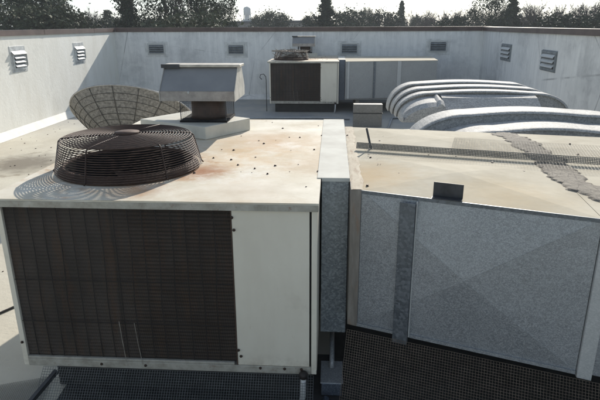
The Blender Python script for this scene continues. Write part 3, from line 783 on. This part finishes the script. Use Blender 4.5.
near = gored('curved_duct', 'nearest curved ribbed galvanised duct, directly behind the big coated duct', [
    (6.60, 6.18, .90, 3.75, 1.475, (.66,.39), (.9,.38)),
    (6.17, 5.66, 1.06, 3.70, 1.385, (.70,.31), (.9,.30)),
    (5.65, 5.475, 1.25, 3.60, 1.295, (.75,.22), (.9,.21))])
far_ = gored('curved_duct', 'farther curved ribbed galvanised duct with a flat angled end, nearer the back wall', [
    (9.45, 9.08, .92, 3.42, 1.515, (.46,.40), (.50,.40)),
    (9.07, 8.74, .95, 3.52, 1.478, (.48,.37), (.50,.37)),
    (8.73, 8.45, .98, 3.62, 1.440, (.50,.33), (.52,.33))])
# front box of the far one: sloping rough top, vertical front, flat left cap
mb = MB()
mb.prism_x([(8.44,1.415), (8.30,1.385), (8.05,1.25), (7.98,1.15), (7.96,1.06), (8.44,1.06)], 1.64, 3.05)
mb.build('front_box', M['curved'], far_)
for lg, xs_, y0_, y1_ in ((near,(1.75,3.4),5.6,6.5),(far_,(1.75,3.2),8.2,9.3)):
    for X_ in xs_:
        for Y_ in (y0_+.1, y1_-.1): MB().box(X_-.03,X_+.03,Y_-.03,Y_+.03,.001,1.059).build('support_leg', M['galv_dark'], lg)
    MB().box(xs_[0]-.2, xs_[1], y0_+.15, y1_-.1, .001, .55).build('riser', M['galv_dark'], lg)
mb = MB(); pr = arch(1.01, 1.64, (.52,.30), (.01,.01), 1.385, Z0)
rows = [(8.445, pr), (8.10, [(x, z-.04 if z > 1.1 else z) for x, z in pr]), (7.99, [(x+.02 if x < 1.5 else x, z-.09 if z > 1.16 else z) for x, z in pr])]
loft(rows).build('end_cap', M['curved'], far_)

# loose grit and leaves on the unit and roof
rg = random.Random(21)
gr = MB()
for k in range(260):
    if k < 18: x, y, z = rg.uniform(-1.0,-.12), rg.uniform(3.05,5.8), ZT+.001
    elif k < 40: x, y, z = rg.uniform(.25,1.4), rg.uniform(3.4,5.0), ZD1+.014
    else: x, y, z = rg.uniform(-7.1,-2.4), rg.uniform(3,14), .001
    s_ = rg.uniform(.003,.008)*(1 if k < 40 else 2.2); a = rg.uniform(0,PI)
    p = [(x+s_*math.cos(a+i*2*PI/5)*rg.uniform(.6,1.2), y+s_*math.sin(a+i*2*PI/5)*rg.uniform(.6,1.2)) for i in range(5)]
    gr.prism(p, z, z+s_*.5)
tag(gr.build('grit', M['screw']), 'dark grit and crumbs scattered over the tops and the roof', 'grit', kind='stuff')

# ------------------------------------------------------------------ trees beyond the parapet
def px_at(px, Y):   # plan position of a photograph column at distance Y
    return (px-330)/565.0*Y
rt = random.Random(42)
def leafquads(mb, c, rad, n, size, squash=.8):
    for _ in range(n):
        p = Vector((rt.gauss(0,.62), rt.gauss(0,.62), rt.gauss(0,.62)))
        p = Vector((p.x*rad, p.y*rad, p.z*rad*squash)) + c
        u = Vector((rt.gauss(0,1), rt.gauss(0,1), rt.gauss(0,.7))).normalized(); w = u.cross(Vector((rt.gauss(0,1), rt.gauss(0,1), rt.gauss(0,1)))).normalized()
        s = size*rt.uniform(.5,1.3); t_ = s*rt.uniform(.3,.7)
        mb.face([p-u*s, p+w*t_, p+u*s, p-w*t_*rt.uniform(.3,1)])
def branches(mb, p, d, ln, r, depth, tips, spread=.55, nb=3):
    q = p+d*ln; m_ = (p+q)/2+Vector((rt.gauss(0,1),rt.gauss(0,1),rt.gauss(0,1)))*ln*.05
    mb.tube([p, m_, q], [r, r*.85, r*.68], 5 if depth > 1 else 3, cap=False); tips.append((q, depth))
    if depth == 0: return
    for k in range(nb):
        a = rt.uniform(0, 2*PI); s = rt.uniform(.5,1.2)*spread
        side = d.orthogonal().normalized(); side.rotate(Matrix.Rotation(a, 3, d))
        nd = (d+side*s+Vector((0,0,.08))).normalized()
        branches(mb, p+(q-p)*rt.uniform(.55,1.0), nd, ln*rt.uniform(.62,.85), r*.62, depth-1, tips, spread, nb)
def tree_bare(h):
    mb = MB(); tips = []; branches(mb, Vector((0,0,0)), Vector((rt.uniform(-.05,.05),0,1)).normalized(), h*.3, h*.020, 7, tips, .5, 3)
    tw = MB()
    mx = max(v[2] for v in mb.v); k = h/mx
    mb.v = [(x*k,y*k,z*k) for x,y,z in mb.v]
    return [('branches', mb, 'twig')]
def tree_leafy(h, w, dens=1.0, size=.16, base=.12, gaps=.35):
    mb = MB(); tips = []; branches(mb, Vector((0,0,0)), Vector((0,0,1)), h*.28, h*.022, 4, tips, .6, 3)
    zx = max(v[2] for v in mb.v); k = h*.93/zx; rx = max(abs(v[0]) for v in mb.v)*k; kx = k*min(1.6, (w/2)/rx)
    mb.v = [(x*kx,y*kx,z*k) for x,y,z in mb.v]
    cr = MB(); ncl = int(190*dens)
    for i in range(ncl):
        z = h*(base+(1-base)*rt.random()**.85); f = (z/h-base)/(1-base)
        rad = w/2*math.sqrt(max(.02, 1-(max(0, f-.35)/.68)**2))*(.75+.25*min(1, f*4))
        a = rt.uniform(0, 2*PI); r_ = rad*math.sqrt(rt.uniform(.08,1.0))*(1+.25*mn.noise(Vector((math.cos(a)*2, math.sin(a)*2, z*.6))))
        leafquads(cr, Vector((math.cos(a)*r_, math.sin(a)*r_, z)), rt.choice((.3,.4,.55,.8))*w/8, int(70), size*.72)
    return [('trunk', mb, 'bark'), ('crown', cr, None)]
def tree_conifer(h, w, size=.15):
    mb = MB().tube([(0,0,0),(0,0,h*.5),(0,0,h*.98)], [h*.02,h*.012,.02], 7)
    cr = MB(); nl = 60
    for i in range(nl):
        z = h*(.06+.93*i/nl); L_ = w/2*(1-i/nl)**.8*(.55+.6*rt.random())+.1
        nb = 5
        for k in range(nb):
            a = rt.uniform(0, 2*PI); l = L_*rt.uniform(.6,1.2)
            for s in range(4):
                f = (s+.7)/4; leafquads(cr, Vector((math.cos(a)*l*f, math.sin(a)*l*f, z-l*f*.3+rt.uniform(-.1,.1))), .12+l*.16, 15, size*.8, .6)
    return [('trunk', mb, 'bark'), ('crown', cr, None)]
protos = {}
def proto(key, parts): protos[key] = [(n_, (lambda mb_: mb_)(mb_), m_) for n_, mb_, m_ in parts]
proto('oak', tree_leafy(10, 9, 1.7, .17, .1))
proto('oak2', tree_leafy(10, 8, 1.3, .16, .15))
proto('bush', tree_leafy(5, 5.5, 1.0, .13, .0))
proto('conifer', tree_conifer(10, 4.2))
proto('cedar', tree_conifer(10, 6.5, .17))
for i in range(3): proto('bare%d' % i, tree_bare(10))
meshes = {}
def plant(kind, leaf, px, Y, ztop, wscale, name, label, cat='tree', group='trees beyond the parapet'):
    href = 5 if kind == 'bush' else 10
    s = (ztop+5)/href
    t = thing(name, label, cat, (px_at(px, Y), Y, -5), group)
    t.rotation_euler = (0, 0, rt.uniform(0, 2*PI)); t.scale = (s*wscale, s*wscale, s)
    for n_, mb_, m_ in protos[kind]:
        key = (kind, n_, m_ or leaf)
        if key not in meshes:
            o = mb_.build(n_, M[m_ or leaf], t, recalc=False); meshes[key] = o.data
        else:
            o = bpy.data.objects.new(n_, meshes[key]); COL.objects.link(o); o.parent = t
def top(pxy, Y): return CAMH+(21-pxy)/565.0*Y
ev, dc, cn = 'evergreen_tree', 'bare_tree', 'conifer_tree'
T_ = [  # kind, leaf, px, distance, top px, width scale, name, label, category
 ('oak','leaf_dark', 4, 42, -32, .72, ev, 'dense dark evergreen tree at the left edge of the photo', 'tree'),
 ('oak2','leaf_dark', 28, 46, -38, .52, ev, 'second dark evergreen tree from the left edge, crown out of frame', 'tree'),
 ('bush','leaf_olive', 14, 37, 9, 1.1, 'shrub', 'olive green shrub below the dark trees at the left edge', 'shrub'),
 ('bush','leaf_olive', 37, 38, 5, 1.0, 'shrub', 'olive green shrub low in front of the second dark evergreen', 'shrub'),
 ('oak2','leaf_dark', 48, 45, -16, .40, ev, 'third dark evergreen from the left with ragged right edge against the sky', 'tree'),
 ('bush','leaf_mid', 64, 50, 17, .8, 'shrub', 'low green shrub right of the left dark evergreens', 'shrub'),
 ('bare0','twig', 88, 75, 2, .8, dc, 'round bare tree seen in the sky gap at the left', 'tree'),
 ('bare1','twig', 74, 90, 8, .8, dc, 'hazy bare tree just right of the left dark evergreens', 'tree'),
 ('conifer','leaf_mid', 100, 70, 6, 1.5, cn, 'small pointed conifer in the left sky gap', 'tree'),
 ('bush','leaf_mid', 88, 62, 19, 1.1, 'shrub', 'low shrub under the round bare tree', 'shrub'),
 ('bush','leaf_dark', 106, 60, 16, 1.0, 'shrub', 'low dark shrub under the small pointed conifer', 'shrub'),
 ('cedar','leaf_dark', 121, 45, -46, .62, cn, 'tall dark conifer above the left corner of the parapet', 'tree'),
 ('bare2','twig', 140, 80, 2, .9, dc, 'hazy bare tree between the tall conifer and the broad dark oak', 'tree'),
 ('bush','leaf_mid', 136, 55, 15, .9, 'shrub', 'green shrub right of the tall conifer', 'shrub'),
 ('oak','leaf_dark', 173, 44, -40, .62, ev, 'broad black-green tree behind the foreground exhaust hood', 'tree'),
 ('oak2','leaf_dark', 205, 46, -28, .52, ev, 'dark tree right of the broad black-green tree', 'tree'),
 ('oak2','leaf_mid', 217, 52, 3, .45, ev, 'rounded dark tree at the right end of the left tree mass', 'tree'),
 ('bush','leaf_olive', 190, 38, 13, 1.2, 'shrub', 'brownish green shrub at the foot of the broad dark trees', 'shrub'),
 ('bush','leaf_mid', 258, 85, 13, .7, 'shrub', 'small green tree right of the water tower', 'shrub'),
 ('bush','leaf_mid', 270, 80, 11, .8, 'shrub', 'bushy green tree left of the flat roofed building', 'shrub'),
 ('bush','leaf_dark', 308, 75, 14, .6, 'shrub', 'low dark shrub left of the tall cypress', 'shrub'),
 ('conifer','leaf_dark', 322, 62, -6, 1.5, cn, 'dark pointed cypress near the middle of the photo', 'tree'),
 ('bush','leaf_mid', 345, 75, 10, .9, 'shrub', 'green shrub right of the dark cypress', 'shrub'),
 ('oak2','leaf_mid', 362, 85, 7, .38, ev, 'small rounded tree above the third vent of the back wall', 'tree'),
 ('bare0','twig', 352, 95, 5, 1.0, dc, 'bare tree behind the small rounded tree', 'tree'),
 ('bush','leaf_dark', 378, 80, 12, .9, 'shrub', 'dark shrub left of the thin pointed conifer', 'shrub'),
 ('conifer','leaf_mid', 396, 90, -1, .9, cn, 'thin pointed conifer right of centre', 'tree'),
 ('bare1','twig', 412, 105, 6, 1.0, dc, 'pale bare tree right of the thin pointed conifer', 'tree'),
 ('bush','leaf_mid', 415, 100, 16, 1.0, 'shrub', 'hazy shrub left of the bare trees on the right', 'shrub'),
 ('bare2','twig', 438, 70, 1, 1.0, dc, 'bare tree above the right end of the back wall', 'tree'),
 ('bare0','twig', 455, 75, 4, 1.0, dc, 'second bare tree from the right end of the back wall', 'tree'),
 ('bush','leaf_dark', 448, 66, 17, .9, 'shrub', 'dark shrub under the bare trees at the right corner', 'shrub'),
 ('oak2','leaf_mid', 482, 62, -8, .7, ev, 'green tree above the right corner of the parapet', 'tree'),
 ('cedar','leaf_mid', 503, 60, -4, 1.0, cn, 'leafy conifer just right of the parapet corner', 'tree'),
 ('bare1','twig', 525, 62, -4, 1.0, dc, 'tall bare tree right of the leafy conifer', 'tree'),
 ('bare2','twig', 545, 58, -2, 1.0, dc, 'bare tree between the tall bare tree and the right edge trees', 'tree'),
 ('bush','leaf_mid', 532, 60, 16, 1.2, 'shrub', 'green shrub at the foot of the tall bare tree', 'shrub'),
 ('bare0','twig', 563, 60, -5, 1.0, dc, 'bare tree above the right wall with a wide crown', 'tree'),
 ('bush','leaf_dark', 560, 57, 16, 1.2, 'shrub', 'dark shrub under the wide bare tree on the right', 'shrub'),
 ('bare1','twig', 582, 60, -3, 1.0, dc, 'bare tree second from the right edge', 'tree'),
 ('bare2','twig', 425, 78, 3, .9, dc, 'bare tree behind the fourth vent of the back wall', 'tree'),
 ('bare1','twig', 468, 72, 1, .9, dc, 'bare tree just left of the green tree at the parapet corner', 'tree'),
 ('bare0','twig', 513, 68, 0, .9, dc, 'bare tree behind the leafy conifer right of the corner', 'tree'),
 ('bare2','twig', 572, 66, -2, .9, dc, 'hazy bare tree third from the right edge', 'tree'),
 ('bare1','twig', 378, 88, 3, .8, dc, 'bare tree left of the thin pointed conifer', 'tree'),
 ('oak2','leaf_mid', 598, 56, -10, .5, ev, 'dark leafy tree at the right edge of the photo', 'tree'),
 ('bush','leaf_dark', 584, 55, 16, 1.1, 'shrub', 'low dark shrub near the right edge', 'shrub'),
]
for k_, lf, px, Y, ty, ws, nm_, lab, cat in T_: plant(k_, lf, px, Y, top(ty, Y), ws, nm_, lab, cat)
# far wood that closes the horizon
fw = MB()
for k in range(1500):
    a = rt.uniform(-.75,.75); Yd = rt.uniform(150, 230); x = a*Yd; hh = rt.uniform(3,6.4)+1.6*mn.noise(Vector((x*.03,1,1)))
    leafquads(fw, Vector((x, Yd, -5+hh*rt.random()**.6*1.25)), rt.uniform(1.2,2.4), 14, .8)
tag(fw.build('far_wood', M['leaf_mid'], recalc=False), 'far hazy line of woods on the horizon', 'woods', kind='stuff')

# distant buildings and water tower
def far_building(px, Y, w, ztop, lab, light):
    x = px_at(px, Y); t = thing('flat_roofed_building', lab, 'building', (x, Y, -5), 'distant buildings')
    MB().box(-w/2, w/2, 0, 12, 0, ztop+5-.4).build('wall', M['far_wall'], t)
    MB().box(-w/2-.4, w/2+.4, -.4, 12.4, ztop+5-.4, ztop+5).build('roof', M['far_roof'], t)
    if light: MB().box(w*.05, w*.42, .2, 9, ztop+5+.01, ztop+5+.35).build('roof_unit', M['far_roof_light'], t)
    for k in range(5):
        xx_ = -w/2+w*(k+.5)/5; MB().box(xx_-.7, xx_+.7, -.05, 0, 1.2, 3.0).build('window', M['vent_dark'], t)
far_building(235, 120, 14, top(18,120), 'distant flat building with white roof unit below the water tower', True)
far_building(290, 110, 12, top(17.5,110), 'distant flat roofed building left of the dark cypress', False)
Yt = 420; xt = px_at(243, Yt); k_ = Yt/565
wt = thing('water_tower', 'pale blue water tower on the horizon', 'water tower', (xt, Yt, -5))
zt0 = top(12.2, Yt)+5; zt1 = top(4.2, Yt)+5; r_ = 3.6*k_
MB().lathe([(.3,zt0-1), (r_*.7,zt0-.3), (r_,zt0+1), (r_,zt1-1.6), (r_*.8,zt1-.5), (.3,zt1)], (0,0), 28).build('tank', M['tower_paint'], wt, smooth=True)
MB().tube([(0,0,0),(0,0,zt0)], .9, 12).build('riser', M['tower_paint'], wt, smooth=True)
for i in range(6):
    a = 2*PI*i/6; MB().tube([(math.cos(a)*r_*1.05, math.sin(a)*r_*1.05, 0), (math.cos(a)*r_*.9, math.sin(a)*r_*.9, zt0+1)], .35, 8).build('leg', M['tower_paint'], wt)

# ------------------------------------------------------------------ haze
HAZE = True
if HAZE:
    hm = bpy.data.materials.new('haze'); hm.use_nodes = True; nt = hm.node_tree; nt.nodes.clear()
    o_ = nt.nodes.new('ShaderNodeOutputMaterial'); pv = nt.nodes.new('ShaderNodeVolumePrincipled')
    pv.inputs['Color'].default_value = (.86,.90,.95,1); pv.inputs['Density'].default_value = .0010; pv.inputs['Anisotropy'].default_value = .0
    nt.links.new(pv.outputs[0], o_.inputs['Volume'])
    hz = MB().box(-480, 480, -60, 520, -6, 22).build('haze', hm); tag(hz, kind='stuff')
    tag(hz, 'thin pale haze in the air', 'haze')

# ------------------------------------------------------------------ light
sd = Vector((.47, 1.85, 1.0)).normalized()      # towards the sun
elev = math.asin(sd.z); azim = math.atan2(sd.x, sd.y)   # azimuth from +Y, clockwise
w = bpy.data.worlds.new('World'); scene.world = w; w.use_nodes = True
nt = w.node_tree; bg = nt.nodes['Background']; sky = nt.nodes.new('ShaderNodeTexSky')
sky.sky_type = 'NISHITA'; sky.sun_disc = False; sky.sun_elevation = elev; sky.sun_rotation = azim
sky.air_density = 1.0; sky.dust_density = .6; sky.ozone_density = 2.2
hs = nt.nodes.new('ShaderNodeHueSaturation'); hs.inputs['Saturation'].default_value = .5
tn = nt.nodes.new('ShaderNodeMix'); tn.data_type = 'RGBA'; tn.blend_type = 'MULTIPLY'; tn.inputs[0].default_value = 1; tn.inputs[7].default_value = (.92,1.0,1.05,1)
nt.links.new(sky.outputs[0], hs.inputs['Color']); nt.links.new(hs.outputs[0], tn.inputs[6])
nt.links.new(tn.outputs[2], bg.inputs[0]); bg.inputs[1].default_value = .128
sl = bpy.data.lights.new('sun', 'SUN'); sl.energy = 4.6; sl.angle = R(.53); sl.color = (1, .93, .83)
so = bpy.data.objects.new('sun', sl); COL.objects.link(so); so.rotation_euler = sd.to_track_quat('Z', 'Y').to_euler()

# ------------------------------------------------------------------ camera
pit, yaw, rol = .3164, .0615, -.0041
f = Vector((-math.sin(yaw)*math.cos(pit), math.cos(yaw)*math.cos(pit), -math.sin(pit)))
r = Vector((math.cos(yaw), math.sin(yaw), 0)); u = r.cross(f)
r2 = r*math.cos(rol)+u*math.sin(rol); u2 = -r*math.sin(rol)+u*math.cos(rol)
cam = bpy.data.cameras.new('camera'); co = bpy.data.objects.new('camera', cam); COL.objects.link(co)
mw = Matrix((r2, u2, -f)).transposed().to_4x4(); mw.translation = Vector((0,0,CAMH)); co.matrix_world = mw
cam.sensor_width = 36; cam.lens = 537.7/600*36; cam.clip_end = 3000; cam.clip_start = .05
scene.camera = co
scene.render.engine = 'CYCLES'
scene.cycles.volume_bounces = 1; scene.cycles.max_bounces = 6; scene.cycles.transparent_max_bounces = 8
vs = scene.view_settings; vs.view_transform = 'Standard'; vs.look = 'None'; vs.gamma = 1; vs.exposure = .28; vs.use_curve_mapping = False
